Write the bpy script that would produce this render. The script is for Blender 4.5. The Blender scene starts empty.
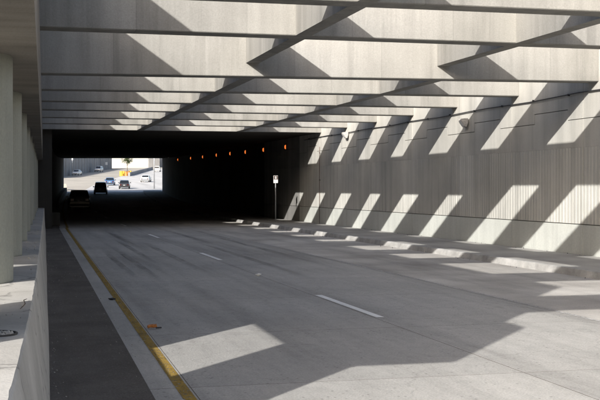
import bpy, bmesh, math, random
from mathutils import Vector, Matrix
random.seed(7)
R = math.radians

# ------------------------------------------------------------------ camera
scene = bpy.context.scene
COL = scene.collection
THETA = math.atan(280 / 1100.0)          # the camera looks to the right of the road's direction
PITCH = math.atan(12 / 1100.0)
CT, ST = math.cos(THETA), math.sin(THETA)
CAM_H = 2.14
cd = bpy.data.cameras.new('camera')
cd.sensor_width = 36.0
cd.lens = 66.0
cd.clip_start = 0.05
cd.clip_end = 6000
cam = bpy.data.objects.new('camera', cd)
COL.objects.link(cam)
cam.location = (0, 0, CAM_H)
cam.rotation_euler = (math.pi / 2 - PITCH, 0, -THETA)
scene.camera = cam

# ------------------------------------------------------------------ sky and sun
SUN = Vector((1.42, 1.75, -1.0)).normalized()      # direction in which the light travels
w = bpy.data.worlds.new('World')
scene.world = w
w.use_nodes = True
nt = w.node_tree
sky = nt.nodes.new('ShaderNodeTexSky')
sky.sky_type = 'NISHITA'
sky.sun_disc = False
sky.air_density = 0.8
sky.dust_density = 3.5
sky.sun_elevation = math.asin(-SUN.z)
sky.sun_rotation = math.atan2(-SUN.x, -SUN.y)
bg = nt.nodes['Background']
bg.inputs['Strength'].default_value = 0.118
nt.links.new(sky.outputs[0], bg.inputs[0])
ld = bpy.data.lights.new('sun', 'SUN')
ld.energy = 3.8
ld.angle = R(0.55)
ld.color = (1.0, 0.965, 0.915)
sun = bpy.data.objects.new('sun', ld)
COL.objects.link(sun)
sun.rotation_euler = SUN.to_track_quat('-Z', 'Y').to_euler()
sun.location = (-30, -40, 40)

scene.view_settings.view_transform = 'Standard'
scene.view_settings.look = 'None'
scene.view_settings.gamma = 1
scene.view_settings.exposure = 0.88
scene.view_settings.use_curve_mapping = False
scene.cycles.max_bounces = 8

# ------------------------------------------------------------------ measurements of the place
S = 4.85                                   # spacing of cross beams and columns
LOW = [(30.2, 28.5), (35.1, 33.7), (39.7, 39.0), (44.0, 43.8), (48.8, 48.7), (53.5, 53.5)]   # low soffit: y at the left and right end
HIGH = [(7.7, 7.7), (13.2, 13.2), (19.4, 19.2), (24.0, 23.9)]                                   # high soffit
PORTAL = 58.5
EXIT = 170.0
ZLOW, ZHIGH, ZTOP = 5.2, 5.56, 6.62
WALL_X = 16.1

def prof(d):                               # road level against depth
    if d < 60: return 0.0
    if d < 190: return 0.000125 * (d - 60) ** 2
    if d < 480: return 0.000125 * 130 ** 2 + 0.0325 * (d - 190)
    return 0.000125 * 130 ** 2 + 0.0325 * 290
def gz(x, y): return prof(CT * y + ST * x)
def depth_xy(px, d):                       # a column of the photo and a depth in metres -> x, y on the ground
    x = (px - 20) * d * CT / 1100.0
    return x, (d - ST * x) / CT
def XR(y): return WALL_X + (max(0, y - 58) ** 2) / 2412.0
def XL(y): return 0.3 + 0.0225 * y + (max(0, y - 58) ** 2) / 5450.0
def girder_x(y): return -0.07 + 0.0206 * y
def yellow_x(y): return 1.50 + 0.0148 * y
def asphalt_x(y): return 1.16 + 0.0143 * y
def barrier_base(y): return 0.05 + 0.021 * y
def barrier_top(y):
    q = min(y, 14.0)
    return -0.30 + 0.048 * q - 0.0009 * q * q + 0.0228 * max(0.0, y - 14.0)
BARRIER_Z = 1.10
GIRDER_Z = 3.60

# ------------------------------------------------------------------ helpers
def empty(name, loc=(0, 0, 0), rz=0):
    o = bpy.data.objects.new(name, None)
    COL.objects.link(o)
    o.location = loc
    o.rotation_euler = (0, 0, rz)
    return o
def tag(o, label, cat, group=None):
    o['label'] = label
    o['category'] = cat
    if group: o['group'] = group
    return o
def kind(o, k):
    o['kind'] = k
    return o
def link(name, me, mat, parent=None, smooth=False):
    o = bpy.data.objects.new(name, me)
    COL.objects.link(o)
    if mat is not None and not me.materials: me.materials.append(mat)
    if parent is not None: o.parent = parent
    if smooth:
        for p in me.polygons: p.use_smooth = True
    return o
def mesh(name, verts, faces):
    me = bpy.data.meshes.new(name)
    me.from_pydata(verts, [], faces)
    me.update()
    return me
def from_bm(name, bm, mat, parent=None, smooth=False):
    bmesh.ops.recalc_face_normals(bm, faces=bm.faces[:])
    me = bpy.data.meshes.new(name)
    bm.to_mesh(me)
    bm.free()
    return link(name, me, mat, parent, smooth)
def bm_box(bm, x0, x1, y0, y1, z0, z1):
    vs = [bm.verts.new(p) for p in ((x0, y0, z0), (x1, y0, z0), (x1, y1, z0), (x0, y1, z0), (x0, y0, z1), (x1, y0, z1), (x1, y1, z1), (x0, y1, z1))]
    fs = [bm.faces.new([vs[i] for i in f]) for f in ((0, 3, 2, 1), (4, 5, 6, 7), (0, 1, 5, 4), (1, 2, 6, 5), (2, 3, 7, 6), (3, 0, 4, 7))]
    return vs, fs
def box(name, x0, x1, y0, y1, z0, z1, mat, parent=None, bevel=0.0):
    bm = bmesh.new()
    bm_box(bm, x0, x1, y0, y1, z0, z1)
    if bevel: bmesh.ops.bevel(bm, geom=bm.edges[:], offset=bevel, segments=1, affect='EDGES')
    return from_bm(name, bm, mat, parent)
def prism(name, poly, axis, a0, a1, mat, parent=None, bevel=0.0):
    """poly: 2D outline in the plane across axis ('x': (y,z), 'y': (x,z), 'z': (x,y))."""
    def P(p, a): return {'x': (a, p[0], p[1]), 'y': (p[0], a, p[1]), 'z': (p[0], p[1], a)}[axis]
    bm = bmesh.new()
    lo = [bm.verts.new(P(p, a0)) for p in poly]
    hi = [bm.verts.new(P(p, a1)) for p in poly]
    bm.faces.new(lo); bm.faces.new(hi[::-1])
    n = len(poly)
    for i in range(n): bm.faces.new((lo[i], hi[i], hi[(i + 1) % n], lo[(i + 1) % n]))
    if bevel: bmesh.ops.bevel(bm, geom=bm.edges[:], offset=bevel, segments=1, affect='EDGES')
    return from_bm(name, bm, mat, parent)
def sweep(name, ys, fx0, fx1, fz0, fz1, mat, parent=None):
    """a closed bar of rectangular section that follows the road."""
    vs, fs = [], []
    for y in ys:
        x0, x1 = fx0(y), fx1(y)
        vs += [(x0, y, fz0(x0, y)), (x1, y, fz0(x1, y)), (x1, y, fz1(x1, y)), (x0, y, fz1(x0, y))]
    for i in range(len(ys) - 1):
        a, b = 4 * i, 4 * i + 4
        for k in range(4):
            k2 = (k + 1) % 4
            fs.append((a + k, a + k2, b + k2, b + k))
    fs.append((0, 1, 2, 3)); e = 4 * (len(ys) - 1)
    fs.append((e + 3, e + 2, e + 1, e))
    bm = bmesh.new(); me = mesh(name, vs, fs); bm.from_mesh(me); bpy.data.meshes.remove(me)
    return from_bm(name, bm, mat, parent)
def ribbon(name, ys, fx0, fx1, dz, mat, parent=None, nx=1):
    vs, fs = [], []
    for y in ys:
        x0, x1 = fx0(y), fx1(y)
        for k in range(nx + 1):
            x = x0 + (x1 - x0) * k / nx
            vs.append((x, y, gz(x, y) + dz))
    m = nx + 1
    for i in range(len(ys) - 1):
        for k in range(nx):
            fs.append((i * m + k, i * m + k + 1, (i + 1) * m + k + 1, (i + 1) * m + k))
    return link(name, mesh(name, vs, fs), mat, parent)
def rng(a, b, step):
    n = max(1, int(round((b - a) / step)))
    return [a + (b - a) * i / n for i in range(n + 1)]
def tube_bm(bm, pts, r, seg=8):
    rings = []
    for i, p in enumerate(pts):
        p = Vector(p)
        t = (Vector(pts[min(i + 1, len(pts) - 1)]) - Vector(pts[max(i - 1, 0)])).normalized()
        u = t.cross(Vector((0, 0, 1)))
        if u.length < 1e-3: u = Vector((1, 0, 0))
        u.normalize(); v = t.cross(u)
        rr = r[i] if isinstance(r, (list, tuple)) else r
        rings.append([bm.verts.new(p + u * rr * math.cos(2 * math.pi * k / seg) + v * rr * math.sin(2 * math.pi * k / seg)) for k in range(seg)])
    for a, b in zip(rings, rings[1:]):
        for k in range(seg): bm.faces.new((a[k], a[(k + 1) % seg], b[(k + 1) % seg], b[k]))
    bm.faces.new(rings[0][::-1]); bm.faces.new(rings[-1])
def tube(name, pts, r, mat, parent=None, seg=8, smooth=True):
    bm = bmesh.new(); tube_bm(bm, pts, r, seg)
    return from_bm(name, bm, mat, parent, smooth)

# ------------------------------------------------------------------ materials
def new_mat(name):
    m = bpy.data.materials.new(name)
    m.use_nodes = True
    return m, m.node_tree, m.node_tree.nodes['Principled BSDF']
def N(nt, t, **kw):
    n = nt.nodes.new(t)
    for k, v in kw.items():
        if k in n.inputs: n.inputs[k].default_value = v
        else: setattr(n, k, v)
    return n
def noise(nt, pos, scale, detail=5, rough=0.55, sc=1.0):
    if not isinstance(scale, tuple): scale = (scale,) * 3
    vm = N(nt, 'ShaderNodeVectorMath', operation='MULTIPLY'); vm.inputs[1].default_value = scale
    nt.links.new(pos, vm.inputs[0])
    n = N(nt, 'ShaderNodeTexNoise', Scale=sc, Detail=detail, Roughness=rough)
    nt.links.new(vm.outputs[0], n.inputs['Vector'])
    return n.outputs['Fac']
def ramp(nt, fac, stops):
    r = N(nt, 'ShaderNodeValToRGB')
    el = r.color_ramp.elements
    while len(el) < len(stops): el.new(0.5)
    for e, (p, c) in zip(el, stops):
        e.position = p
        e.color = (*c, 1) if isinstance(c, tuple) else (c, c, c, 1)
    nt.links.new(fac, r.inputs[0])
    return r.outputs[0]
def mul(nt, a, b, fac=1.0, mode='MULTIPLY'):
    m = N(nt, 'ShaderNodeMix', data_type='RGBA', blend_type=mode)
    m.inputs[0].default_value = fac
    m.clamp_result = True
    nt.links.new(a, m.inputs[6])
    if isinstance(b, tuple): m.inputs[7].default_value = (*b, 1)
    else: nt.links.new(b, m.inputs[7])
    return m.outputs[2]
def concrete(name, dark, light, streak=(2.2, 2.2, 0.16), streak_amt=0.5, panel=None, speck=0.0, rough=0.85, bump=0.25, big=0.35, fine=30, crack=0.0, grain=(0.86, 1.08), piece=0.0, chips=0.0, seam=0.0, wear=0.0):
    m, nt, b = new_mat(name)
    pos = N(nt, 'ShaderNodeNewGeometry').outputs['Position']
    col = ramp(nt, noise(nt, pos, big, 6, 0.6), [(0.3, dark), (0.7, light)])
    st = ramp(nt, noise(nt, pos, streak, 7, 0.65), [(0.3, 0.62), (0.5, 0.92), (0.7, 1.08)])
    col = mul(nt, col, st, streak_amt)
    fn = noise(nt, pos, fine, 4, 0.7)
    col = mul(nt, col, ramp(nt, fn, [(0.3, grain[0]), (0.7, grain[1])]), 0.7)
    if panel:
        vm = N(nt, 'ShaderNodeVectorMath', operation='DIVIDE'); vm.inputs[1].default_value = panel
        nt.links.new(pos, vm.inputs[0])
        if seam:
            fr = N(nt, 'ShaderNodeVectorMath', operation='FRACTION'); nt.links.new(vm.outputs[0], fr.inputs[0])
            sx = N(nt, 'ShaderNodeSeparateXYZ'); nt.links.new(fr.outputs[0], sx.inputs[0])
            col = mul(nt, col, ramp(nt, sx.outputs[0], [(0.0, 0.55), (0.004, 0.62), (0.012, 1.0)]), seam)
        fl = N(nt, 'ShaderNodeVectorMath', operation='FLOOR'); nt.links.new(vm.outputs[0], fl.inputs[0])
        wn = N(nt, 'ShaderNodeTexWhiteNoise'); nt.links.new(fl.outputs[0], wn.inputs['Vector'])
        col = mul(nt, col, ramp(nt, wn.outputs['Value'], [(0.0, 0.90), (1.0, 1.05)]), 1.0)
    if piece:
        col = mul(nt, col, ramp(nt, noise(nt, pos, (7, 3.5, 5), 6, 0.75), [(0.3, 0.84), (0.55, 1.0), (0.75, 1.07)]), 0.8)
        oi = N(nt, 'ShaderNodeObjectInfo')
        col = mul(nt, col, ramp(nt, oi.outputs['Random'], [(0.0, 1 - piece), (1.0, 1.0)]), 1.0)
    if chips:
        v2 = N(nt, 'ShaderNodeTexVoronoi', Scale=14.0, voronoi_dimensions='2D')
        nt.links.new(pos, v2.inputs['Vector'])
        lt = ramp(nt, v2.outputs['Distance'], [(0.10, 0.35), (0.22, 0.0)])
        sel = N(nt, 'ShaderNodeSeparateColor'); nt.links.new(v2.outputs['Color'], sel.inputs[0])
        lt = mul(nt, lt, ramp(nt, sel.outputs[0], [(0.72, 0.0), (0.9, 1.0)]))
        col = mul(nt, col, lt, chips, 'ADD')
    if speck:
        v = N(nt, 'ShaderNodeTexVoronoi', Scale=5.0, voronoi_dimensions='2D')
        nt.links.new(pos, v.inputs['Vector'])
        pres = noise(nt, pos, 1.7, 2)
        sp = ramp(nt, v.outputs['Distance'], [(0.04, 0.45), (0.10, 1.0)])
        spm = mul(nt, sp, ramp(nt, pres, [(0.46, 1.0), (0.56, 0.0)]), 1.0, 'ADD')
        col = mul(nt, col, spm, speck)
    if crack:
        d = N(nt, 'ShaderNodeVectorMath', operation='ADD')
        dn = N(nt, 'ShaderNodeTexNoise', Scale=1.2, Detail=5.0)
        nt.links.new(pos, dn.inputs['Vector']); nt.links.new(pos, d.inputs[0]); nt.links.new(dn.outputs['Color'], d.inputs[1])
        v = N(nt, 'ShaderNodeTexVoronoi', Scale=0.42, feature='DISTANCE_TO_EDGE')
        nt.links.new(d.outputs[0], v.inputs['Vector'])
        col = mul(nt, col, ramp(nt, v.outputs['Distance'], [(0.002, 0.45), (0.008, 1.0)]), crack)
    if wear:
        al = ramp(nt, noise(nt, pos, (26, 11, 1), 6, 0.7), [(wear - 0.03, 0.0), (wear + 0.03, 1.0)])
        nt.links.new(al, b.inputs['Alpha'])
    nt.links.new(col, b.inputs['Base Color'])
    b.inputs['Roughness'].default_value = rough
    b.inputs['Specular IOR Level'].default_value = 0.25
    bp = N(nt, 'ShaderNodeBump', Strength=bump, Distance=0.02)
    nt.links.new(fn, bp.inputs['Height']); nt.links.new(bp.outputs[0], b.inputs['Normal'])
    return m
def plain(name, color, rough=0.5, metal=0.0, var=0.12, scale=6.0, spec=0.5, coat=0.0):
    m, nt, b = new_mat(name)
    pos = N(nt, 'ShaderNodeTexCoord').outputs['Object']
    c = ramp(nt, noise(nt, pos, scale, 4), [(0.3, tuple(v * (1 - var) for v in color)), (0.7, tuple(min(1, v * (1 + var)) for v in color))])
    nt.links.new(c, b.inputs['Base Color'])
    b.inputs['Roughness'].default_value = rough
    b.inputs['Metallic'].default_value = metal
    b.inputs['Specular IOR Level'].default_value = spec
    b.inputs['Coat Weight'].default_value = coat
    return m
def emit(name, color, strength):
    m, nt, b = new_mat(name)
    b.inputs['Base Color'].default_value = (*color, 1)
    b.inputs['Emission Color'].default_value = (*color, 1)
    b.inputs['Emission Strength'].default_value = strength
    return m

M = {}
M['beam'] = concrete('beam_concrete', (0.266, 0.260, 0.238), (0.367, 0.356, 0.330), streak=(2.6, 2.6, 0.12), streak_amt=0.75, grain=(0.8, 1.1), panel=(2.44, 4.85, 50), seam=0.35)
M['girder'] = concrete('girder_concrete', (0.198, 0.180, 0.158), (0.298, 0.276, 0.244), streak=(0.5, 2.4, 2.4), streak_amt=0.8, bump=0.5)
M['column'] = concrete('column_concrete', (0.297, 0.308, 0.270), (0.363, 0.374, 0.330), streak_amt=0.6)
M['wall'] = concrete('wall_concrete', (0.450, 0.437, 0.401), (0.585, 0.573, 0.526), streak=(1.5, 1.5, 0.09), streak_amt=0.75, panel=(50, 4.85, 50))
M['flute'] = concrete('fluted_concrete', (0.440, 0.433, 0.399), (0.591, 0.581, 0.536), streak=(3.0, 3.0, 0.12), streak_amt=0.8, panel=(50, 4.85, 50))
M['band'] = concrete('painted_wall_base', (0.512, 0.525, 0.488), (0.610, 0.622, 0.580), streak_amt=0.35, fine=18)
M['shade_wall'] = concrete('tunnel_shade_wall', (0.20, 0.195, 0.185), (0.28, 0.27, 0.255), streak=(1.5, 1.5, 0.09), streak_amt=0.8)  # darker copy of the wall, tunnel shade put into its colour
M['core'] = plain('joint_filler', (0.10, 0.078, 0.06), 0.95)
M['slab'] = concrete('road_concrete', (0.431, 0.421, 0.399), (0.560, 0.545, 0.513), streak=(1.3, 0.07, 1.0), streak_amt=0.8, piece=0.10, speck=0.9, big=0.22, bump=0.5, fine=38, grain=(0.60, 1.20), crack=0.25)
M['shoulder'] = concrete('worn_shoulder', (0.361, 0.339, 0.313), (0.649, 0.625, 0.582), streak=(0.9, 0.09, 1.0), streak_amt=0.9, speck=0.7, big=0.3, bump=0.5, fine=45, grain=(0.68, 1.15))
M['asphalt'] = concrete('asphalt', (0.108, 0.098, 0.088), (0.182, 0.167, 0.152), streak=(1.6, 0.25, 1.0), streak_amt=0.8, speck=0.0, big=0.7, bump=1.0, fine=55, grain=(0.45, 1.4), chips=0.18)
M['filler'] = plain('joint_sealant', (0.10, 0.085, 0.07), 0.9)
M['walk'] = concrete('sidewalk_concrete', (0.324, 0.312, 0.294), (0.456, 0.444, 0.420), streak=(0.8, 0.2, 1.0), streak_amt=0.7, speck=0.4, fine=35)
M['kerb'] = concrete('kerb_concrete', (0.310, 0.305, 0.293), (0.575, 0.564, 0.540), streak=(2, 1.2, 2), streak_amt=0.9, big=1.3, bump=0.6)
M['median'] = concrete('median_concrete', (0.408, 0.396, 0.372), (0.564, 0.552, 0.522), streak=(1, 1, 0.5), streak_amt=0.6, speck=0.6, big=0.8, crack=0.8)
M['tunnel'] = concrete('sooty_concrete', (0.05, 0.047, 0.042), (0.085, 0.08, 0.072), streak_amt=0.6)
M['out_road'] = concrete('far_road_concrete', (0.52, 0.51, 0.49), (0.62, 0.61, 0.585), streak=(0.6, 0.03, 0.6), streak_amt=0.6, big=0.05, fine=2.0)
M['ground'] = concrete('dry_ground', (0.40, 0.365, 0.31), (0.50, 0.465, 0.40), streak=(0.2, 0.1, 0.2), streak_amt=0.5, big=0.06, fine=2.0)
M['far_wall'] = concrete('far_wall_concrete', (0.247, 0.244, 0.241), (0.380, 0.376, 0.370), streak=(0.6, 0.6, 0.08), streak_amt=0.6, big=0.1, fine=4)
M['stucco'] = concrete('white_stucco', (0.66, 0.64, 0.575), (0.74, 0.72, 0.655), streak=(0.4, 0.4, 0.05), streak_amt=0.3, big=0.1, fine=4)
M['yellow'] = concrete('worn_yellow_paint', (0.27, 0.18, 0.05), (0.46, 0.30, 0.055), streak=(14, 1.2, 1), streak_amt=1.0, big=2.5, fine=40, speck=0.8, grain=(0.55, 1.15), wear=0.43)
M['white_paint'] = concrete('white_road_paint', (0.80, 0.80, 0.78), (0.92, 0.92, 0.90), streak=(4, 0.5, 1), streak_amt=0.25, big=1.5, fine=40, wear=0.35)
M['faded_paint'] = concrete('faded_road_paint', (0.45, 0.44, 0.43), (0.62, 0.61, 0.59), streak=(4, 0.3, 1), streak_amt=0.8, big=1.5, fine=40, wear=0.44)
M['steel'] = plain('galvanised_steel', (0.38, 0.39, 0.40), 0.45, 0.6)
M['cable'] = plain('dark_conduit', (0.03, 0.03, 0.032), 0.6)
M['rust'] = plain('rusty_iron', (0.12, 0.06, 0.035), 0.85)
M['lamp_box'] = plain('weathered_lamp_housing', (0.48, 0.46, 0.43), 0.6, 0.1, 0.3, 12)
M['lamp_glass'] = plain('lamp_glass', (0.75, 0.75, 0.74), 0.12, 0.0, 0.05)
M['rubber'] = plain('tyre_rubber', (0.02, 0.02, 0.02), 0.8)
M['alloy'] = plain('wheel_alloy', (0.45, 0.45, 0.46), 0.35, 0.8)
M['glass'] = plain('car_glass', (0.015, 0.018, 0.02), 0.06, 0.0, 0.0, spec=0.7)
M['tail'] = plain('tail_lamp', (0.06, 0.008, 0.008), 0.2)
M['head'] = plain('head_lamp', (0.75, 0.75, 0.72), 0.15)
M['trim'] = plain('black_trim', (0.025, 0.025, 0.027), 0.55)
M['plate'] = plain('number_plate', (0.4, 0.4, 0.39), 0.5)
M['sign_white'] = plain('sign_white', (0.78, 0.78, 0.75), 0.5)
M['sign_dark'] = plain('sign_dark', (0.10, 0.07, 0.06), 0.5, var=0.5, scale=30)
M['barrel_yellow'] = plain('barrel_yellow', (0.66, 0.43, 0.05), 0.5)
M['barrel_orange'] = plain('barrel_orange', (0.56, 0.22, 0.06), 0.5)
M['lid'] = plain('barrel_lid', (0.10, 0.09, 0.08), 0.6)
M['leaf'] = plain('leaf_green', (0.055, 0.075, 0.022), 0.6, var=0.5, scale=2)
M['bark'] = plain('bark', (0.09, 0.065, 0.045), 0.9)
M['orange_bit'] = plain('orange_plastic', (0.50, 0.19, 0.045), 0.6, var=0.4, scale=30)
M['paper'] = plain('dirty_paper', (0.62, 0.62, 0.60), 0.8)
M['tunnel_lamp'] = emit('sodium_lamp', (1.0, 0.22, 0.04), 0.55)

def skid_mat():
    m, nt, b = new_mat('tyre_rubber_mark')
    b.inputs['Base Color'].default_value = (0.02, 0.02, 0.02, 1)
    b.inputs['Roughness'].default_value = 0.8
    tc = N(nt, 'ShaderNodeTexCoord').outputs['Generated']
    sx = N(nt, 'ShaderNodeSeparateXYZ'); nt.links.new(tc, sx.inputs[0])
    ex = ramp(nt, sx.outputs[0], [(0.0, 0.0), (0.35, 1.0), (0.65, 1.0), (1.0, 0.0)])
    ey = ramp(nt, sx.outputs[1], [(0.0, 0.0), (0.3, 1.0), (0.7, 1.0), (1.0, 0.0)])
    pos = N(nt, 'ShaderNodeNewGeometry').outputs['Position']
    c = mul(nt, mul(nt, ex, ey), ramp(nt, noise(nt, pos, (6, 0.5, 1), 5), [(0.25, 0.0), (0.75, 0.36)]))
    nt.links.new(c, b.inputs['Alpha'])
    return m
M['skid'] = skid_mat()

# ------------------------------------------------------------------ ground
def build_ground():
    xs = [-3000, -800, -200, -60, -30, -10, 0, 10, 20, 30, 45, 60, 80, 120, 200, 500, 1200, 3000]
    ys = [-500, -100, -30, 0, 30, 55] + [60 + 5 * k for k in range(86)] + [520, 600, 900, 1600, 4000]
    vs = [(x, y, gz(x, y) - 0.16) for y in ys for x in xs]
    m = len(xs)
    fs = [(j * m + i, j * m + i + 1, (j + 1) * m + i + 1, (j + 1) * m + i) for j in range(len(ys) - 1) for i in range(m - 1)]
    kind(link('ground', mesh('ground', vs, fs), M['ground']), 'structure')
build_ground()

# ------------------------------------------------------------------ the road with its concrete slabs
road = kind(ribbon('road', rng(-12, 60, 6), lambda y: -0.2, lambda y: 13.2, -0.0006, M['filler']), 'structure')
yj = -11.0
joints = []
while yj < 60:
    joints.append(yj); yj += random.choice((4.3, 4.6, 4.9))
joints[-1] = 60.0
for a, b in zip(joints, joints[1:]):
    g = 0.008
    sk = 0.0
    for f0, f1 in ((lambda y: yellow_x(y) + 0.10, lambda y: 5.65), (lambda y: 5.664, lambda y: 9.05)):
        prism('slab', [(f0(a), a + g), (f1(a), a + g), (f1(b), b - g), (f0(b), b - g)], 'z', -0.028, 0.0 + sk * 0.4, M['slab'], road)
    prism('edge_slab', [(asphalt_x(a) - 0.06, a + g), (yellow_x(a) + 0.088, a + g), (yellow_x(b) + 0.088, b - g), (asphalt_x(b) - 0.06, b - g)], 'z', -0.028, 0.0, M['slab'], road)
kind(ribbon('left_shoulder', rng(-12, 60, 4), lambda y: barrier_base(y) - 0.05, asphalt_x, 0.006, M['asphalt']), 'structure')
kind(ribbon('right_shoulder', rng(-12, 60, 4), lambda y: 9.06, lambda y: 13.1, 0.004, M['shoulder']), 'structure')
kind(ribbon('tunnel_road', rng(60, EXIT + 6, 3), lambda y: XL(y) - 0.3, lambda y: XR(y) - 2.9, 0.0, M['slab'], nx=2), 'structure')
kind(ribbon('tunnel_shoulder', rng(60, EXIT + 6, 3), lambda y: XR(y) - 7.04, lambda y: XR(y) - 2.95, 0.008, M['shoulder']), 'structure')
kind(ribbon('tunnel_left_shoulder', rng(60, EXIT, 3), lambda y: XL(y) - 0.3, lambda y: XL(y) + 0.4, 0.010, M['asphalt']), 'structure')
# markings (painted on the road, so its parts)
ribbon('yellow_line', rng(-12, 60, 3), lambda y: yellow_x(y) - 0.065, lambda y: yellow_x(y) + 0.065, 0.005, M['yellow'], road)
ribbon('yellow_line', rng(60, EXIT, 5), lambda y: XL(y) + 0.75, lambda y: XL(y) + 0.88, 0.012, M['yellow'], road)
for y0 in (2.4, 17.25, 32.2, 47.2):
    L = 3.9 if y0 < 30 else 3.65
    ribbon('lane_dash', [y0, y0 + L], lambda y: 5.69, lambda y: 5.83, 0.006, M['white_paint'], road)
for y0 in (62.1, 77, 92, 107, 122, 137, 152):
    ribbon('lane_dash', [y0, y0 + 3.65], lambda y: 5.69 + (y - 58) ** 2 / 3000, lambda y: 5.80 + (y - 58) ** 2 / 3000, 0.014, M['white_paint'], road)
ribbon('edge_line', rng(-12, 60, 6), lambda y: 8.97, lambda y: 9.045, 0.006, M['faded_paint'], road)
for x, y0, L, wd in ((2.55, 25.5, 13, .20), (3.0, 24.0, 17, .22), (3.6, 31, 16, .22), (4.4, 26, 18, .24), (6.5, 24, 20, .25), (8.0, 30, 22, .28), (3.9, 40, 16, .3), (6.9, 41, 16, .3), (8.3, 42, 15, .25)):
    ribbon('tyre_mark', rng(y0, y0 + L, 2), lambda y: x + 0.010 * (y - y0), lambda y: x + wd + 0.010 * (y - y0), 0.0075, M['skid'], road)

# ------------------------------------------------------------------ right sidewalk and kerb
walk = kind(sweep('sidewalk', rng(-12, EXIT + 4, 3), lambda y: XR(y) - 2.86, lambda y: XR(y) - 0.06, lambda x, y: gz(x, y) - 0.2, lambda x, y: gz(x, y) + 0.165, M['walk']), 'structure')
y = 8.0
while y < 118:
    L = random.uniform(2.7, 3.3)
    a, b = y + 0.012, min(y + L, 118) - 0.012
    j = random.uniform(-0.012, 0.012)
    bm = bmesh.new()
    n = 10
    secs = []
    for i in range(n + 1):
        yy = a + (b - a) * i / n
        xk = XR(yy) - 3.06 + j
        z = gz(xk, yy)
        ch = random.uniform(0, 0.012) if random.random() < 0.3 else 0.0
        pr = [(0.0, -0.02), (0.025 + ch * 0.3, 0.10), (0.042 + ch, 0.168 - ch * 0.8), (0.06 + ch, 0.181), (0.212, 0.179)]
        secs.append([bm.verts.new((xk + p, yy, z + q)) for p, q in pr] + [bm.verts.new((xk + 0.212, yy, z - 0.02))])
    for s0, s1 in zip(secs, secs[1:]):
        for k in range(6): bm.faces.new((s0[k], s0[(k + 1) % 6], s1[(k + 1) % 6], s1[k]))
    bm.faces.new(secs[0]); bm.faces.new(secs[-1][::-1])
    from_bm('kerb_stone', bm, M['kerb'], walk)
    y += L

# ------------------------------------------------------------------ right retaining wall
wall = tag(empty('retaining_wall', (0, 0, 0)), 'tall concrete retaining wall with vertical ribs and pale smooth base along the sidewalk', 'wall')
box('core', WALL_X + 0.14, WALL_X + 0.9, -12, 73.0, -0.2, ZLOW + 0.01, M['core'], wall)
box('core', WALL_X + 0.14, WALL_X + 0.9, -12, PORTAL, ZLOW + 0.012, ZTOP, M['core'], wall)
rib_pitch = S / 25
def flute_mesh():
    vs, fs = [], []
    n = 25
    z0, z1 = 1.075, 3.35
    pr = []
    for k in range(n):
        b0 = k * rib_pitch
        pr += [(b0 + 0.008, 0.008), (b0 + 0.032, -0.004), (b0 + 0.150, -0.004), (b0 + 0.174, 0.008)]
    pr[0] = (0.012, 0.015)
    for yy, xx in pr: vs += [(xx, yy, z0), (xx, yy, z1)]
    m = len(pr)
    fs += [(2 * i, 2 * i + 2, 2 * i + 3, 2 * i + 1) for i in range(m - 1)]
    b = len(vs)
    vs += [(0.12, pr[0][0], z0), (0.12, pr[0][0], z1), (0.12, pr[-1][0], z0), (0.12, pr[-1][0], z1)]
    for i in range(m - 1):
        pass
    # bottom, top and ends
    fs.append(tuple([2 * i for i in range(m)][::-1] + [b, b + 2][::1]))
    fs.append(tuple([2 * i + 1 for i in range(m)] + [b + 3, b + 1]))
    fs.append((0, 1, b + 1, b)); fs.append((2 * m - 2, b + 2, b + 3, 2 * m - 1))
    me = mesh('fluted_panel', vs, fs)
    bm = bmesh.new(); bm.from_mesh(me); bmesh.ops.recalc_face_normals(bm, faces=bm.faces[:]); bm.to_mesh(me); bm.free()
    me.materials.append(M['flute'])
    return me
FL = flute_mesh()
k0 = -8
yb = 29.4 + S * k0
while yb < 72:
    o = link('fluted_panel', FL, None, wall); o.location = (WALL_X, yb, 0)
    inside = yb > 63  # panels past the mouth take the shade-darkened colour
    if inside: o.material_slots[0].link = 'OBJECT'; o.material_slots[0].material = M['shade_wall']
    mb, mw = (M['shade_wall'], M['shade_wall']) if inside else (M['band'], M['wall'])
    e = yb + S - 0.012
    a = yb + 0.012
    j = random.uniform(-0.006, 0.006)
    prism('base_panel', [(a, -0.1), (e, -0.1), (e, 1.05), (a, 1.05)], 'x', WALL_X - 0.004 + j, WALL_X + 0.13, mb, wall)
    zj, zt = 4.18, 4.5
    ztop = ZTOP if e < PORTAL + 0.2 else ZLOW + 0.015
    t0, t1 = yb + 0.95, yb + 3.15
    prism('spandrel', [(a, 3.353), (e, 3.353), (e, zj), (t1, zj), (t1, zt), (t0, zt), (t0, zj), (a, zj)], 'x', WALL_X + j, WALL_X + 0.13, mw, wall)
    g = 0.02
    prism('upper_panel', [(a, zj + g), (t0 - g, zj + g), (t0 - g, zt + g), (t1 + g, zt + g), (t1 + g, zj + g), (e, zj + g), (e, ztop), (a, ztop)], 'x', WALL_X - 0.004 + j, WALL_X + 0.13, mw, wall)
    yb += S
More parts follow.
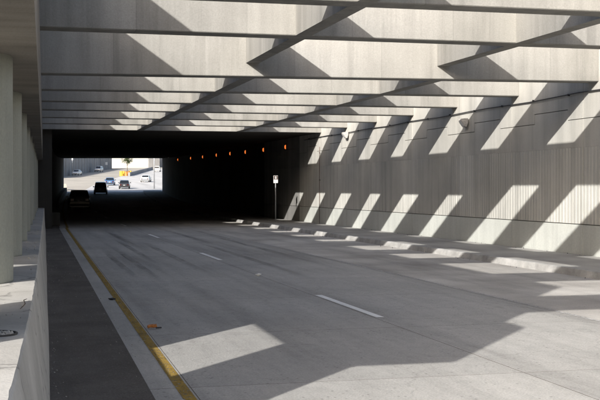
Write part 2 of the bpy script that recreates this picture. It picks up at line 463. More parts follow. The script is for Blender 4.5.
# cable conduit clipped along the wall
cab = tag(empty('wall_conduit', (WALL_X - 0.05, 15, 4.95)), 'dark cable conduit running along the top of the ribbed wall', 'conduit')
bm = bmesh.new()
pts = [(0, yy - 15, 0.02 * math.sin(yy * 0.9) - 0.012 * ((yy * 0.41) % 1.0)) for yy in rng(15, 62, 1.6)]
tube_bm(bm, pts, 0.019, 8)
from_bm('pipe', bm, M['cable'], cab, True)
for yy in rng(16, 61, 4.85 / 2):
    box('clip', -0.024, 0.068, yy - 15 - 0.012, yy - 15 + 0.012, -0.032, 0.032, M['cable'], cab)
vp = tag(empty('vertical_conduit', (WALL_X - 0.05, 58.7, 0.17)), 'thin upright rusty conduit on the wall beside the tunnel mouth', 'conduit')
tube('pipe', [(0, 0, 0), (0, 0, 4.25)], 0.013, M['rust'], vp)
for zz in (0.9, 2.4, 3.9): box('clip', -0.02, 0.05, -0.035, 0.035, zz, zz + 0.03, M['cable'], vp)
def flood(y, z, label):
    t = tag(empty('wall_floodlight', (WALL_X, y, z)), label, 'floodlight', 'floodlights on the ribbed wall')
    t.scale = (0.62, 0.62, 0.62)
    box('junction_box', -0.13, 0.0, 0.16, 0.36, -0.26, 0.02, M['steel'], t, 0.012)
    tube('bracket', [(-0.01, 0.02, 0.0), (-0.22, 0.0, 0.02), (-0.26, 0.0, 0.12)], 0.025, M['steel'], t)
    # wedge-shaped housing, open side looking down and out
    pr = [(-0.10, 0.30), (-0.52, 0.24), (-0.54, 0.14), (-0.30, -0.22), (-0.18, -0.24), (-0.08, 0.06)]
    prism('housing', pr, 'y', -0.24, 0.20, M['lamp_box'], t, 0.012)
    a, b = Vector((-0.535, 0, 0.10)), Vector((-0.325, 0, -0.20))
    nrm = Vector((-0.86, 0, -0.51)) * 0.012
    bm = bmesh.new()
    q = [a + Vector((0, -0.21, 0)), a + Vector((0, 0.17, 0)), b + Vector((0, 0.17, 0)), b + Vector((0, -0.21, 0))]
    lo = [bm.verts.new(p) for p in q]; hi = [bm.verts.new(p + nrm) for p in q]
    bm.faces.new(lo); bm.faces.new(hi)
    for i in range(4): bm.faces.new((lo[i], lo[(i + 1) % 4], hi[(i + 1) % 4], hi[i]))
    from_bm('lens', bm, M['lamp_glass'], t)
flood(38.0, 4.55, 'weathered white floodlight on the wall between two sunlit stripes, nearer one')
flood(53.3, 4.80, 'small weathered white floodlight on the wall close to the tunnel mouth')

# ------------------------------------------------------------------ concrete beam canopy
canopy = tag(empty('beam_canopy', (8, 30, 0)), 'open concrete canopy of deep cross beams and long beams over the road', 'canopy')
def cpart(o):
    o.parent = canopy
    o.matrix_parent_inverse = Matrix.Translation((-8, -30, 0))
    return o
BW = 0.60
LX = (6.0, 11.35)
LW = 0.36
def beam_y(b, x): return b[0] + (b[1] - b[0]) * x / WALL_X
def cross(b, z0, z1, x1):
    x0 = girder_x(b[0]) - 0.05
    return cpart(prism('cross_beam', [(x0, beam_y(b, x0)), (x1, beam_y(b, x1)), (x1, beam_y(b, x1) + BW), (x0, beam_y(b, x0) + BW)], 'z', z0, z1, M['beam'], None, 0.018))
for b in HIGH: cross(b, ZHIGH, ZTOP, WALL_X + 0.12)
for i, b in enumerate(LOW): cross(b, ZLOW, ZTOP + (0.2 if i == 0 else 0), WALL_X + 0.12)
allb = [(b, ZHIGH) for b in HIGH] + [(b, ZLOW) for b in LOW] + [((PORTAL, PORTAL), ZLOW)]
for (b0, z0), (b1, z1) in zip(allb, allb[1:]):
    for x in LX:
        q = [(x, beam_y(b0, x) + BW), (x + LW, beam_y(b0, x + LW) + BW), (x + LW, beam_y(b1, x + LW)), (x, beam_y(b1, x))]
        cpart(prism('long_beam', q, 'z', z0 + 0.003, ZTOP - 0.004, M['beam'], None))

# ------------------------------------------------------------------ left edge: girder, added shadow casters above it, columns, median
girder = tag(empty('edge_girder', (0, 6.3, 0)), 'heavy stained concrete girder resting on the row of round columns', 'girder')
def gpart(o):
    o.parent = girder; o.matrix_parent_inverse = Matrix.Translation((0, -6.3, 0)); return o
gys = rng(6.3, PORTAL + 1.5, 3)
gpart(sweep('girder_body', gys, lambda y: girder_x(y) - 1.72, girder_x, lambda x, y: GIRDER_Z, lambda x, y: 5.25, M['girder']))
gpart(sweep('shadow_parapet', rng(7.7, PORTAL, 4), lambda y: girder_x(y) - 0.34, lambda y: girder_x(y) - 0.04, lambda x, y: ZTOP, lambda x, y: 7.95, M['girder']))  # unseen, added on the girder to throw shade over the beam faces
gpart(sweep('shadow_deck', rng(6.3, PORTAL, 4), lambda y: -19.0, lambda y: girder_x(y) - 0.02, lambda x, y: 6.3, lambda x, y: ZTOP, M['girder']))  # unseen slab over the left side, shaped for its shadow on the road
gpart(sweep('web', rng(7.0, PORTAL, 4), lambda y: girder_x(y) - 0.9, lambda y: girder_x(y) - 0.03, lambda x, y: 5.25, lambda x, y: 6.3, M['girder']))
ordn = ['nearest', 'second nearest', 'third nearest', 'fourth nearest', 'fifth nearest', 'sixth nearest', 'seventh nearest', 'eighth nearest', 'ninth nearest']
cr = 0.80
cys = [7.9 + S * k for k in range(11)]
for k, yc in enumerate(cys):
    xc = -0.35 + 0.0217 * yc - cr
    bm = bmesh.new()
    seg = 40
    rings = []
    for z, rr in ((0, cr), (0.02, cr), (0.9, cr * 0.998), (2.0, cr * 0.997), (GIRDER_Z - BARRIER_Z, cr)):
        rings.append([bm.verts.new((rr * math.cos(2 * math.pi * i / seg), rr * math.sin(2 * math.pi * i / seg), z)) for i in range(seg)])
    for a, b in zip(rings, rings[1:]):
        for i in range(seg): bm.faces.new((a[i], a[(i + 1) % seg], b[(i + 1) % seg], b[i]))
    bm.faces.new(rings[0][::-1]); bm.faces.new(rings[-1])
    o = from_bm('column', bm, M['column'], None, True)
    for p in o.data.polygons:
        if len(p.vertices) > 4: p.use_smooth = False
    o.location = (xc, yc, BARRIER_Z)
    if k == 0: lab = 'grey-green round concrete column just outside the left picture edge'
    elif k - 1 < len(ordn): lab = 'grey-green round concrete column on the median, %s of the row in view' % ordn[k - 1]
    else: lab = 'grey-green round concrete column on the median, farthest of the row at the tunnel mouth'
    tag(o, lab, 'column', 'round columns on the median')
# median: raised concrete with a battered face
med = tag(empty('median_barrier', (0, 0, 0)), 'raised concrete median with battered face and chipped edge left of the road', 'barrier')
bm = bmesh.new()
secs = []
for i, yy in enumerate(rng(-6, PORTAL + 0.5, 0.16)):
    bt, bb = barrier_top(yy), barrier_base(yy)
    ch = random.uniform(0.0, 0.005) + (0.007 if random.random() < 0.10 else 0)
    w1 = 0.004 * math.sin(yy * 0.5)
    pr = [(bb, -0.15), (bb + w1, 0.06), (bb - 0.02 + w1, 0.16), (bt + (bb - bt) * 0.5 + w1, 0.55), (bt + 0.012, BARRIER_Z - 0.03 - ch * 0.5), (bt - ch * 0.7, BARRIER_Z - 0.004), (bt - 0.16, BARRIER_Z), (bt - 1.0, BARRIER_Z + 0.004), (bt - 2.15, BARRIER_Z), (bt - 2.2, -0.15)]
    secs.append([bm.verts.new((p, yy, q)) for p, q in pr])
n = len(secs[0])
for s0, s1 in zip(secs, secs[1:]):
    for k in range(n): bm.faces.new((s0[k], s1[k], s1[(k + 1) % n], s0[(k + 1) % n]))
bm.faces.new(secs[0]); bm.faces.new(secs[-1][::-1])
from_bm('barrier_body', bm, M['median'], med)
# left carriageway beyond the median
kind(ribbon('opposite_road', rng(-20, PORTAL, 6), lambda y: -18.5, lambda y: barrier_top(y) - 2.1, 0.0, M['asphalt']), 'structure')
tag(box('outer_wall', -19.0, -18.4, 6.65, PORTAL, -0.2, 6.38, M['wall']), 'plain concrete wall on the far side of the opposite road', 'wall')
# drain pipe stub set in the median
dr = tag(empty('drain_pipe', (-0.185, 8.1, BARRIER_Z)), 'dark round drain pipe rim full of gravel in the median top', 'drain')
bm = bmesh.new()
seg = 24; ri, ro = 0.155, 0.168
rg = []
for rr, zz in ((ro, -0.02), (ro, 0.010), (ri, 0.011), (ri, -0.02)):
    rg.append([bm.verts.new((rr * math.cos(2 * math.pi * i / seg), rr * math.sin(2 * math.pi * i / seg), zz)) for i in range(seg)])
for a, b in zip(rg, rg[1:] + rg[:1]):
    for i in range(seg): bm.faces.new((a[i], a[(i + 1) % seg], b[(i + 1) % seg], b[i]))
from_bm('rim', bm, M['trim'], dr)
bm = bmesh.new()
for i in range(130):
    an, rr = random.uniform(0, 6.28), 0.145 * math.sqrt(random.random())
    mt = Matrix.Translation((rr * math.cos(an), rr * math.sin(an), 0.005)) @ Matrix.Rotation(random.random() * 6, 4, (0.3, 0.5, 0.8)) @ Matrix.Diagonal((1, 0.8, 0.6, 1))
    bmesh.ops.create_icosphere(bm, subdivisions=1, radius=random.uniform(0.008, 0.016), matrix=mt)
kind(from_bm('gravel', bm, M['median'], dr), 'stuff')

tw = [(-0.03, -0.35, 0.012), (0.0, -0.15, 0.02), (0.012, 0.05, 0.014), (0.0, 0.3, 0.02), (0.03, 0.5, 0.012)]
tg = tag(tube('twig', tw, [0.003, 0.004, 0.005, 0.004, 0.002], M['bark'], None, 6), 'thin dark twig lying along the median top before the nearest column', 'twig')
tg.location = (0.03, 10.0, BARRIER_Z)
# ------------------------------------------------------------------ tunnel
tun = tag(empty('tunnel', (8, PORTAL, 0)), 'long black tunnel under a concrete roof slab at the end of the canopy', 'tunnel')
def tpart(o):
    o.parent = tun; o.matrix_parent_inverse = Matrix.Translation((-8, -PORTAL, 0)); return o
tys = rng(PORTAL, EXIT, 4)
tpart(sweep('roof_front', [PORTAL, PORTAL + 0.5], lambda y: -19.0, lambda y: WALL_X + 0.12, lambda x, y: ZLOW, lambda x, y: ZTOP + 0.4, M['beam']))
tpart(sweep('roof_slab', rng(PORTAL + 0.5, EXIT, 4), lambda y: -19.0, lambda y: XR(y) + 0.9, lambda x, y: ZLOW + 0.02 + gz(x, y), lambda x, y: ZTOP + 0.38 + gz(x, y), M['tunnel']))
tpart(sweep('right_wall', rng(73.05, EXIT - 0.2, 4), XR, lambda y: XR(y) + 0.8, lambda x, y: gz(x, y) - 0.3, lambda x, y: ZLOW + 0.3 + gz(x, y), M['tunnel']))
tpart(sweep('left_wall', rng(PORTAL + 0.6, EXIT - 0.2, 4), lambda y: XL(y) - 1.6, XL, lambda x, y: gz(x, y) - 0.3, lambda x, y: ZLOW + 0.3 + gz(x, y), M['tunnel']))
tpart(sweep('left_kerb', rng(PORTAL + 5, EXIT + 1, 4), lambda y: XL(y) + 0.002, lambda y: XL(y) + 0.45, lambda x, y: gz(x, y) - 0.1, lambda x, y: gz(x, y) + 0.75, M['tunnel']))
dl = [(285, 147), (263, 149.8), (245, 152), (229.7, 153.6), (216, 155.1), (202.4, 156.9), (190.4, 158.2), (177.6, 159.7)]
names = ['first and brightest', 'second', 'third', 'fourth', 'fifth', 'sixth', 'seventh', 'last and smallest']
for i, (px, py) in enumerate(dl):
    yv = 60.0
    while True:                                    # walk along the wall until the lamp stands in this direction
        d = CT * yv + ST * (XR(yv) - 0.15)
        if 20 + (XR(yv) - 0.15) * 1100 / (CT * d) <= px: break
        yv += 0.05
    x = XR(yv)
    z = CAM_H + (188 - py) * d / 1100
    t = tag(empty('tunnel_lamp', (x, yv, z)), 'orange tunnel wall lamp, %s in the row from the tunnel mouth' % names[i], 'lamp', 'orange lamps along the tunnel wall')
    box('housing', -0.10, 0.0, -0.16, 0.16, -0.20, 0.20, M['trim'], t, 0.01)
    prism('lens', [(-0.102, -0.13), (-0.16, -0.08), (-0.16, 0.08), (-0.102, 0.13)], 'y', -0.07, 0.07, M['tunnel_lamp'], t)

# sign on the sidewalk at the tunnel mouth
sx, sy = 14.3, 61.9
sg = tag(empty('sign_post', (sx, sy, gz(sx, sy) + 0.165)), 'small dark-topped white sign on a thin post at the tunnel mouth', 'sign')
tube('post', [(0, 0, 0), (0, 0, 2.66)], 0.032, M['steel'], sg)
box('sign_panel', -0.13, 0.13, -0.05, -0.036, 2.26, 2.69, M['sign_white'], sg, 0.004)
box('dark_field', -0.12, 0.12, -0.0545, -0.0505, 2.46, 2.68, M['sign_dark'], sg)
box('symbol_bar', -0.03, 0.03, -0.0585, -0.055, 2.5, 2.64, M['sign_white'], sg)

# ------------------------------------------------------------------ litter on the road
def crumple(name, x, y, z, r, mat, sc, label, cat):
    bm = bmesh.new()
    bmesh.ops.create_icosphere(bm, subdivisions=2, radius=r)
    for v in bm.verts: v.co = Vector((v.co.x * sc[0], v.co.y * sc[1], v.co.z * sc[2])) * random.uniform(0.6, 1.25)
    o = from_bm(name, bm, mat)
    o.location = (x, y, z)
    return tag(o, label, cat)
ob = tag(empty('plastic_fragment', (1.94, 16.7, 0.02)), 'bent orange fragment lying on the road beside the yellow line', 'litter')
bm = bmesh.new()
bm_box(bm, -0.07, 0.06, -0.035, 0.035, 0, 0.035)
bmesh.ops.subdivide_edges(bm, edges=bm.edges[:], cuts=2, use_grid_fill=True)
for v in bm.verts: v.co += Vector((random.uniform(-.012, .012), random.uniform(-.012, .012), random.uniform(-.01, .015) + v.co.x * 0.12 + 0.005))
from_bm('orange_shell', bm, M['orange_bit'], ob)
box('dark_tail', 0.05, 0.14, -0.015, 0.012, -0.012, 0.008, M['trim'], ob, 0.004)
crumple('paper_scrap', 5.6, 26.15, 0.035, 0.06, M['paper'], (1.4, 1.0, 0.6), 'crumpled white paper scrap on the road by the lane joint', 'litter')
crumple('stone_chip', 1.70, 21.2, 0.025, 0.05, M['trim'], (1.5, 0.8, 0.5), 'dark lump lying on the edge strip left of the yellow line', 'litter')

def grit(name, spots, mat, label, cat):
    bm = bmesh.new()
    for (x, y, z, r) in spots:
        mt = Matrix.Translation((x, y, z + r * 0.3)) @ Matrix.Rotation(random.random() * 6, 4, (0.3, 0.5, 0.8)) @ Matrix.Diagonal((1.2, 0.9, 0.6, 1))
        bmesh.ops.create_icosphere(bm, subdivisions=1, radius=r, matrix=mt)
    return kind(tag(from_bm(name, bm, mat), label, cat), 'stuff')
sp = []
for k in range(260):
    y = 7 + 40 * random.random() ** 1.6
    u_ = random.random()
    if u_ < 0.45: x = barrier_base(y) + 0.02 + abs(random.gauss(0, 0.10))
    elif u_ < 0.7: x = random.uniform(barrier_base(y) + 0.05, asphalt_x(y))
    else: x = asphalt_x(y) + random.gauss(0, 0.09)
    sp.append((x, y, 0.007, random.uniform(0.003, 0.010)))
grit('road_grit', sp, M['shoulder'], 'scattered grey grit along the foot of the median and the dark shoulder', 'grit')
sp = [(barrier_top(y) - random.uniform(0.05, 1.2), y, BARRIER_Z + 0.002, random.uniform(0.004, 0.014)) for y in [6.5 + 16 * random.random() for k in range(150)]]
grit('median_grit', sp, M['shoulder'], 'loose dark grit lying on the median top around the columns', 'grit')
sp = [(random.choice((WALL_X - 0.1 - abs(random.gauss(0, 0.12)), 13.0 - abs(random.gauss(0, 0.15)))), y, 0, random.uniform(0.006, 0.02)) for y in [20 + 36 * random.random() for k in range(60)]]
sp = [(x, y, 0.168 if x > 14 else 0.006, r) for x, y, z, r in sp]
grit('gutter_grit', sp, M['trim'], 'dark grit along the foot of the wall and in the kerb gutter', 'grit')
# ------------------------------------------------------------------ vehicles
paint = {
    'black': plain('black_car_paint', (0.012, 0.012, 0.013), 0.25, 0.0, 0.0, coat=0.6),
    'charcoal': plain('charcoal_car_paint', (0.035, 0.036, 0.04), 0.25, 0.0, 0.0, coat=0.6),
    'white': plain('white_car_paint', (0.78, 0.78, 0.77), 0.3, 0.0, 0.03, coat=0.5),
    'silver': plain('silver_car_paint', (0.55, 0.56, 0.57), 0.3, 0.3, 0.03, coat=0.5),
    'blue': plain('blue_car_paint', (0.04, 0.11, 0.24), 0.28, 0.1, 0.03, coat=0.6),
}
SHAPES = {   # length, width, body stations (y, belt z, half width factor), cabin base/roof stations
    'sedan': dict(L=4.7, W=1.82, H=1.45, belt=[(-2.35, .62), (-2.30, .88), (-1.55, .98), (-0.9, .98), (0.9, .94), (1.9, .82), (2.25, .70), (2.35, .52)], base=(-1.72, 1.15), roof=(-0.95, 0.30)),
    'suv': dict(L=4.8, W=1.95, H=1.74, belt=[(-2.4, .70), (-2.36, 1.05), (-1.6, 1.08), (-0.9, 1.08), (0.9, 1.05), (2.0, .98), (2.33, .85), (2.4, .6)], base=(-2.34, 1.25), roof=(-2.05, 0.45)),
    'van': dict(L=4.9, W=1.92, H=1.78, belt=[(-2.45, .65), (-2.42, 1.02), (-1.6, 1.06), (-0.9, 1.06), (0.9, 1.02), (1.9, .92), (2.35, .78), (2.45, .55)], base=(-2.40, 1.65), roof=(-2.22, 0.62)),
}
def build_car(name, shape, color, px, d, heading, label, reverse=False):
    s = SHAPES[shape]
    x, y = depth_xy(px, d)
    t = tag(empty(name, (x, y, gz(x, y) + 0.015), -heading + (math.pi if reverse else 0)), label, 'car')
    slope = (gz(x + math.sin(heading), y + math.cos(heading)) - gz(x - math.sin(heading), y - math.cos(heading))) / 2
    t.rotation_euler.x = math.atan(slope) * (-1 if reverse else 1)
    hw = s['W'] / 2
    bm = bmesh.new()
    secs = []
    for (yy, zb) in s['belt']:
        e = abs(yy) / (s['L'] / 2)
        k = 1 - 0.10 * max(0, e - 0.75) / 0.25
        pr = [(0.80 * k, 0.26), (0.96 * k, 0.32), (1.0 * k, 0.26 + (zb - 0.26) * 0.55), (0.975 * k, 0.26 + (zb - 0.26) * 0.85), (0.90 * k, zb), (0.45 * k, zb + 0.035)]
        ring = [(hw * a, yy, b) for a, b in pr] + [(-hw * a, yy, b) for a, b in pr[::-1]]
        secs.append([bm.verts.new(p) for p in ring])
    n = len(secs[0])
    for a, b in zip(secs, secs[1:]):
        for k in range(n): bm.faces.new((a[k], a[(k + 1) % n], b[(k + 1) % n], b[k]))
    bm.faces.new(secs[0]); bm.faces.new(secs[-1][::-1])
    from_bm('body', bm, paint[color], t, False)
    def belt(yv):
        B = s['belt']
        for (a, za), (b, zb) in zip(B, B[1:]):
            if a <= yv <= b: return za + (zb - za) * (yv - a) / (b - a)
        return B[-1][1]
    b0, b1 = s['base']; r0, r1 = s['roof']; H = s['H']
    wb, wr = hw * 0.89, hw * 0.73
    P = [(b0, wb, belt(b0)), (r0, wr, H - 0.05), ((r0 + r1) / 2, wr * 1.02, H), (r1, wr, H - 0.04), (b1, wb, belt(b1))]
    bm = bmesh.new()
    rows = [[bm.verts.new((-w_, yy, z)), bm.verts.new((-w_ * 0.55, yy, z + 0.025)), bm.verts.new((w_ * 0.55, yy, z + 0.025)), bm.verts.new((w_, yy, z))] for yy, w_, z in P]
    for a, b in zip(rows, rows[1:]):
        for k in range(3): bm.faces.new((a[k], a[k + 1], b[k + 1], b[k]))
    for sd in (0, 3):
        low = [bm.verts.new(((-wb if sd == 0 else wb), yy, belt(yy) - 0.03)) for yy, _, _ in P[1:4]]
        bm.faces.new((rows[0][sd], rows[1][sd], low[0]))
        bm.faces.new((rows[1][sd], rows[2][sd], low[1], low[0]))
        bm.faces.new((rows[2][sd], rows[3][sd], low[2], low[1]))
        bm.faces.new((rows[3][sd], rows[4][sd], low[2]))
    from_bm('cabin', bm, paint[color], t)
    def quad(nm, pts, mat, off):
        pts = [Vector(p) for p in pts]
        nrm = (pts[1] - pts[0]).cross(pts[2] - pts[0]).normalized()
        c = sum(pts, Vector()) / len(pts)
        if nrm.dot(c - Vector((0, 0, 0.8))) < 0: nrm = -nrm
        bm = bmesh.new()
        a = [bm.verts.new(p + nrm * off) for p in pts]; b = [bm.verts.new(p - nrm * 0.02) for p in pts]
        bm.faces.new(a); bm.faces.new(b[::-1])
        for i in range(len(pts)): bm.faces.new((a[i], a[(i + 1) % len(pts)], b[(i + 1) % len(pts)], b[i]))
        return from_bm(nm, bm, mat, t)
    def lerp(a, b, f): return tuple(p + (q - p) * f for p, q in zip(a, b))
    def screen(nm, yA, zA, yB, zB):
        f0, f1 = 0.14, 0.90
        ya, za, wa = yA + (yB - yA) * f0, zA + (zB - zA) * f0, wb + (wr - wb) * f0
        yb_, zb_, w2 = yA + (yB - yA) * f1, zA + (zB - zA) * f1, wb + (wr - wb) * f1
        quad(nm, [(-wa * .9, ya, za + .015), (wa * .9, ya, za + .015), (w2 * .9, yb_, zb_ + .02), (-w2 * .9, yb_, zb_ + .02)], M['glass'], 0.022)
    screen('rear_window', b0, belt(b0), r0, H - 0.05)
    screen('windscreen', b1, belt(b1), r1, H - 0.04)
    mid = (r0 + r1) / 2 + 0.1
    for sd in (-1, 1):
        def sp(yy, f):
            return (sd * (wb + (wr - wb) * f), yy, belt(yy) - 0.03 + (H - 0.05 - belt(yy) + 0.03) * f)
        quad('side_window', [sp(mid + 0.05, .16), sp(b1 - 0.38, .16), sp(r1 + 0.02, .86), sp(mid + 0.05, .88)], M['glass'], 0.014)
        quad('side_window', [sp(b0 + (r0 - b0) * 0.5 + 0.12, .16), sp(mid - 0.05, .16), sp(mid - 0.05, .88), sp(r0 + 0.12, .86)], M['glass'], 0.014)
        m_ = box('mirror', -0.10, 0.10, -0.06, 0.06, -0.07, 0.08, paint[color], t, 0.02)
        m_.location = (sd * (wb + 0.17), b1 - 0.45, belt(b1) + 0.08)
    e = s['L'] / 2
    zt = s['belt'][1][1]
    for sd in (-1, 1):
        q = box('tail_lamp', -0.14, 0.14, -0.06, 0.04, -0.11, 0.11, M['tail'], t, 0.015); q.location = (sd * hw * 0.66, -e + 0.04, zt - 0.16)
        q = box('headlight', -0.17, 0.17, -0.06, 0.06, -0.07, 0.07, M['head'], t, 0.015); q.location = (sd * hw * 0.62, e - 0.10, s['belt'][-2][1] - 0.06)
        for yy in (-e * 0.60, e * 0.62):
            bm = bmesh.new(); tube_bm(bm, [(-0.11, 0, 0), (0.11, 0, 0)], 0.325, 20)
            q = from_bm('wheel', bm, M['rubber'], t); q.location = (sd * (hw - 0.10), yy, 0.325)
            bm = bmesh.new(); tube_bm(bm, [(-0.118, 0, 0), (0.118, 0, 0)], 0.2, 12)
            from_bm('rim', bm, M['alloy'], q)
    q = box('bumper', -hw * 0.86, hw * 0.86, -0.05, 0.06, -0.10, 0.10, M['trim'], t, 0.03); q.location = (0, -e - 0.01, 0.44)
    q = box('bumper', -hw * 0.86, hw * 0.86, -0.06, 0.05, -0.10, 0.10, M['trim'], t, 0.03); q.location = (0, e + 0.0, 0.40)
    q = box('number_plate', -0.17, 0.17, -0.012, 0.012, -0.06, 0.06, M['plate'], t); q.location = (0, -e - 0.02, zt - 0.22)
    return t
build_car('car', 'suv', 'black', 79, 100, 0.03, 'black four-wheel-drive car deep in the tunnel shade, nearest of the cars')
build_car('car', 'van', 'black', 100.7, 160, 0.08, 'dark high-roofed car silhouetted against the bright tunnel exit')
build_car('car', 'sedan', 'charcoal', 124.5, 187, 0.11, 'charcoal saloon car just beyond the tunnel exit with pale number plate')
build_car('car', 'sedan', 'blue', 110, 206, 0.11, 'blue saloon car half hidden beyond the dark high-roofed car')
build_car('car', 'sedan', 'white', 146, 229, 0.22, 'white saloon car climbing the sunlit road right of the charcoal car')
build_car('car', 'sedan', 'white', 77, 297, 0.30, 'white saloon car on the far left road, farthest left of all', True)
build_car('car', 'suv', 'silver', 99, 350, 0.30, 'pale silver four-wheel-drive car high up by the grey far wall', True)
build_car('car', 'van', 'white', 157.5, 350, 0.20, 'white high-roofed car behind the thin lamp post at the right of the exit')

# ------------------------------------------------------------------ beyond the tunnel
def far_edge(d):                           # left edge of the climbing road against depth
    T = [(150, 7.4), (165, 8.7), (200, 12.6), (230, 17), (300, 28), (378, 43), (470, 66)]
    for (a, x), (b, x2) in zip(T, T[1:]):
        if d <= b: return x + (x2 - x) * (d - a) / (b - a)
    return T[-1][1]
vs, fs = [], []
ds = rng(168, 465, 4)
for d in ds:
    xl = far_edge(d)
    for k in range(5):
        x = xl + 15.5 * k / 4
        yv = (d - ST * x) / CT
        vs.append((x, yv, gz(x, yv) + 0.03))
for i in range(len(ds) - 1):
    for k in range(4): fs.append((5 * i + k, 5 * i + k + 1, 5 * i + k + 6, 5 * i + k + 5))
kind(link('climbing_road', mesh('climbing_road', vs, fs), M['out_road']), 'structure')

def far_wall(name, A, B, h, th, mat, label, cat, post=0.0, n=1, cap=True):
    """an upright wall between two ground points, made of panels between posts."""
    A, B = Vector((*A, 0)), Vector((*B, 0))
    u = (B - A).normalized(); L = (B - A).length
    ang = math.atan2(u.y, u.x)
    t = tag(empty(name, (A.x, A.y, gz(A.x, A.y)), ang), label, cat)
    z0 = gz(A.x, A.y)
    for i in range(n):
        a, b = L * i / n, L * (i + 1) / n
        pa, pb = A + u * a, A + u * b
        za, zb = gz(pa.x, pa.y) - z0, gz(pb.x, pb.y) - z0
        prism('panel', [(a + 0.03, za - 0.6), (b - 0.03, zb - 0.6), (b - 0.03, zb + h), (a + 0.03, za + h)], 'y', 0, th, mat, t)
        if post:
            box('post', a - post / 2, a + post / 2, -0.12, th + 0.1, za - 0.6, za + h + 0.15, mat, t)
    return t, ang, L
def dxy(px, d): return depth_xy(px, d)
far_wall('grey_wall', dxy(54, 268), dxy(112, 428), 4.9, 0.5, M['far_wall'], 'long grey panelled wall at the far left beyond the tunnel', 'wall', 0.5, 22)
far_wall('grey_wall', dxy(150, 466), dxy(190, 476), 9.0, 0.5, M['far_wall'], 'grey wall at the far right beyond the white building', 'wall', 0.5, 6)
far_wall('low_wall', dxy(130, 285), dxy(153, 395), 0.95, 0.5, M['far_wall'], 'low grey wall along the climbing road below the white building', 'wall', 0, 8)
# white building
A = Vector((*dxy(110.5, 446), 0)); B = Vector((*dxy(148, 456), 0))
u = (B - A).normalized(); L = (B - A).length
bl = tag(empty('white_building', (A.x, A.y, gz(A.x, A.y)), math.atan2(u.y, u.x)), 'plain white building with a grey corner pier beyond the tunnel exit', 'building')
dz = gz(B.x, B.y) - gz(A.x, A.y)
prism('facade', [(0, -1), (L, -1 + dz), (L, 11), (0, 11)], 'y', 0, 14, M['stucco'], bl)
box('roof_edge', -0.2, L + 0.2, -0.2, 14.2, 11.0, 11.5, M['far_wall'], bl)
box('corner_pier', L + 0.02, L + 5.2, -0.5, 3, dz - 1, 11.2, M['far_wall'], bl)
for k in range(3):
    a = 6 + k * (L - 12) / 2.2
    w_ = box('window', a, a + 2.2, -0.06, 0.1, 7.2, 8.8, M['far_wall'], bl)
    box('pane', a + 0.15, a + 2.05, -0.09, -0.065, 7.35, 8.65, M['glass'], w_)
# lamp post
lx, ly = depth_xy(154.2, 186)
lp = tag(empty('lamp_post', (lx, ly, gz(lx, ly))), 'thin grey lamp post standing at the right of the tunnel exit', 'lamp post')
tube('pole', [(0, 0, -0.1), (0, 0, 4), (0, 0, 9)], [0.11, 0.09, 0.06], M['steel'], lp, 10)
tube('arm', [(0, 0, 8.9), (-0.8, 0.1, 9.3), (-2.0, 0.2, 9.4)], 0.04, M['steel'], lp)
box('lamp_head', -2.6, -1.9, 0.05, 0.35, 9.32, 9.48, M['steel'], lp, 0.03)
# barrier block at the left of the exit
bx_, by_ = depth_xy(65.2, 184)
bb = tag(empty('barrier_block', (bx_, by_, gz(bx_, by_) - 0.05)), 'short beige concrete barrier block at the left of the tunnel exit', 'barrier')
prism('block', [(-0.42, 0), (0.42, 0), (0.40, 0.12), (0.24, 0.36), (0.20, 0.95), (-0.20, 0.95), (-0.24, 0.36), (-0.40, 0.12)], 'y', 0, 3.2, M['ground'], bb, 0.02)
# crash barrels at the gore
for k, (px, d, c) in enumerate([(121.2, 286, 'yellow'), (123.6, 288, 'yellow'), (126.0, 287, 'orange'), (128.2, 290, 'orange'), (130.0, 293, 'yellow')]):
    x, y = depth_xy(px, d)
    lab = ['yellow traffic barrel at the left end of the row', 'second yellow traffic barrel from the left end of the row', 'orange traffic barrel in the middle of the row', 'orange traffic barrel right of the middle one', 'yellow traffic barrel at the right end beside the low wall'][k]
    t = tag(empty('traffic_barrel', (x, y, gz(x, y) - 0.02)), lab, 'barrel', 'traffic barrels below the small tree')
    bm = bmesh.new(); tube_bm(bm, [(0, 0, 0), (0, 0, 0.1), (0, 0, 0.62), (0, 0, 0.66), (0, 0, 1.22)], [0.40, 0.42, 0.45, 0.40, 0.44], 16)
    from_bm('drum', bm, M['barrel_' + c], t)
    bm = bmesh.new(); tube_bm(bm, [(0, 0, 1.222), (0, 0, 1.27), (0, 0, 1.33)], [0.46, 0.46, 0.2], 16)
    from_bm('lid', bm, M['lid'] if k in (2, 3) else M['barrel_' + c], t)
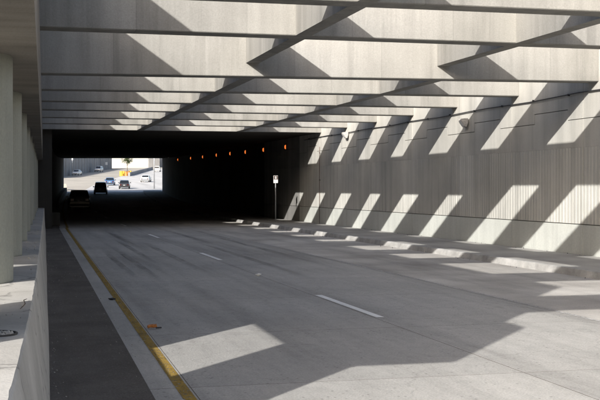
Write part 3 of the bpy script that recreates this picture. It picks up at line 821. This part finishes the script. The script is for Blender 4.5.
# far signs
for px, d, h, wd, lab in ((106.3, 400, 1.9, 0.9, 'small white road sign on a post before the far grey wall'), (72.4, 292, 4.4, 0.32, 'narrow pale sign on a tall post at the far left')):
    x, y = depth_xy(px, d)
    t = tag(empty('road_sign', (x, y, gz(x, y))), lab, 'sign')
    tube('post', [(0, 0, -0.1), (0, 0, h + 0.6)], 0.05, M['steel'], t)
    box('sign_panel', -wd / 2, wd / 2, -0.09, -0.06, h - 0.3, h + 0.7, M['sign_white'], t)
# small tree
tx, ty = depth_xy(127.2, 322)
tr = tag(empty('small_tree', (tx, ty, gz(tx, ty))), 'small round-crowned green tree in front of the white building', 'tree')
bm = bmesh.new()
tube_bm(bm, [(0, 0, -0.1), (0.03, 0, 1.0), (0.0, 0.05, 2.2), (0.06, 0, 3.3)], [0.10, 0.08, 0.07, 0.04], 8)
for k in range(7):
    a = k * 0.9; z0 = 2.0 + 0.18 * k
    tube_bm(bm, [(0, 0, z0), (0.5 * math.cos(a), 0.5 * math.sin(a), z0 + 0.55), (1.0 * math.cos(a), 1.0 * math.sin(a), z0 + 0.95)], [0.04, 0.025, 0.012], 5)
from_bm('trunk', bm, M['bark'], tr)
vs, fs = [], []
cl = []
for k in range(26):
    a, e, r_ = random.uniform(0, 6.28), random.uniform(-0.9, 1.4), random.uniform(0.5, 1.25)
    cl.append((Vector((r_ * math.cos(a) * math.cos(e), r_ * math.sin(a) * math.cos(e), 3.55 + r_ * 1.1 * math.sin(e))), random.uniform(0.3, 0.55)))
for c, r_ in cl:
    for k in range(110):
        v = Vector((random.gauss(0, 1), random.gauss(0, 1), random.gauss(0, 1))).normalized() * r_ * random.random() ** 0.4 + c
        a = Vector((random.gauss(0, 1), random.gauss(0, 1), random.gauss(0, 1))).normalized()
        b = a.orthogonal().normalized(); sz = random.uniform(0.05, 0.11)
        i = len(vs)
        vs += [v - a * sz, v + b * sz * 0.5, v + a * sz, v - b * sz * 0.5]
        fs.append((i, i + 1, i + 2, i + 3))
link('crown', mesh('crown', vs, fs), M['leaf'], tr)
tr.scale = (1.25, 1.25, 1.1)
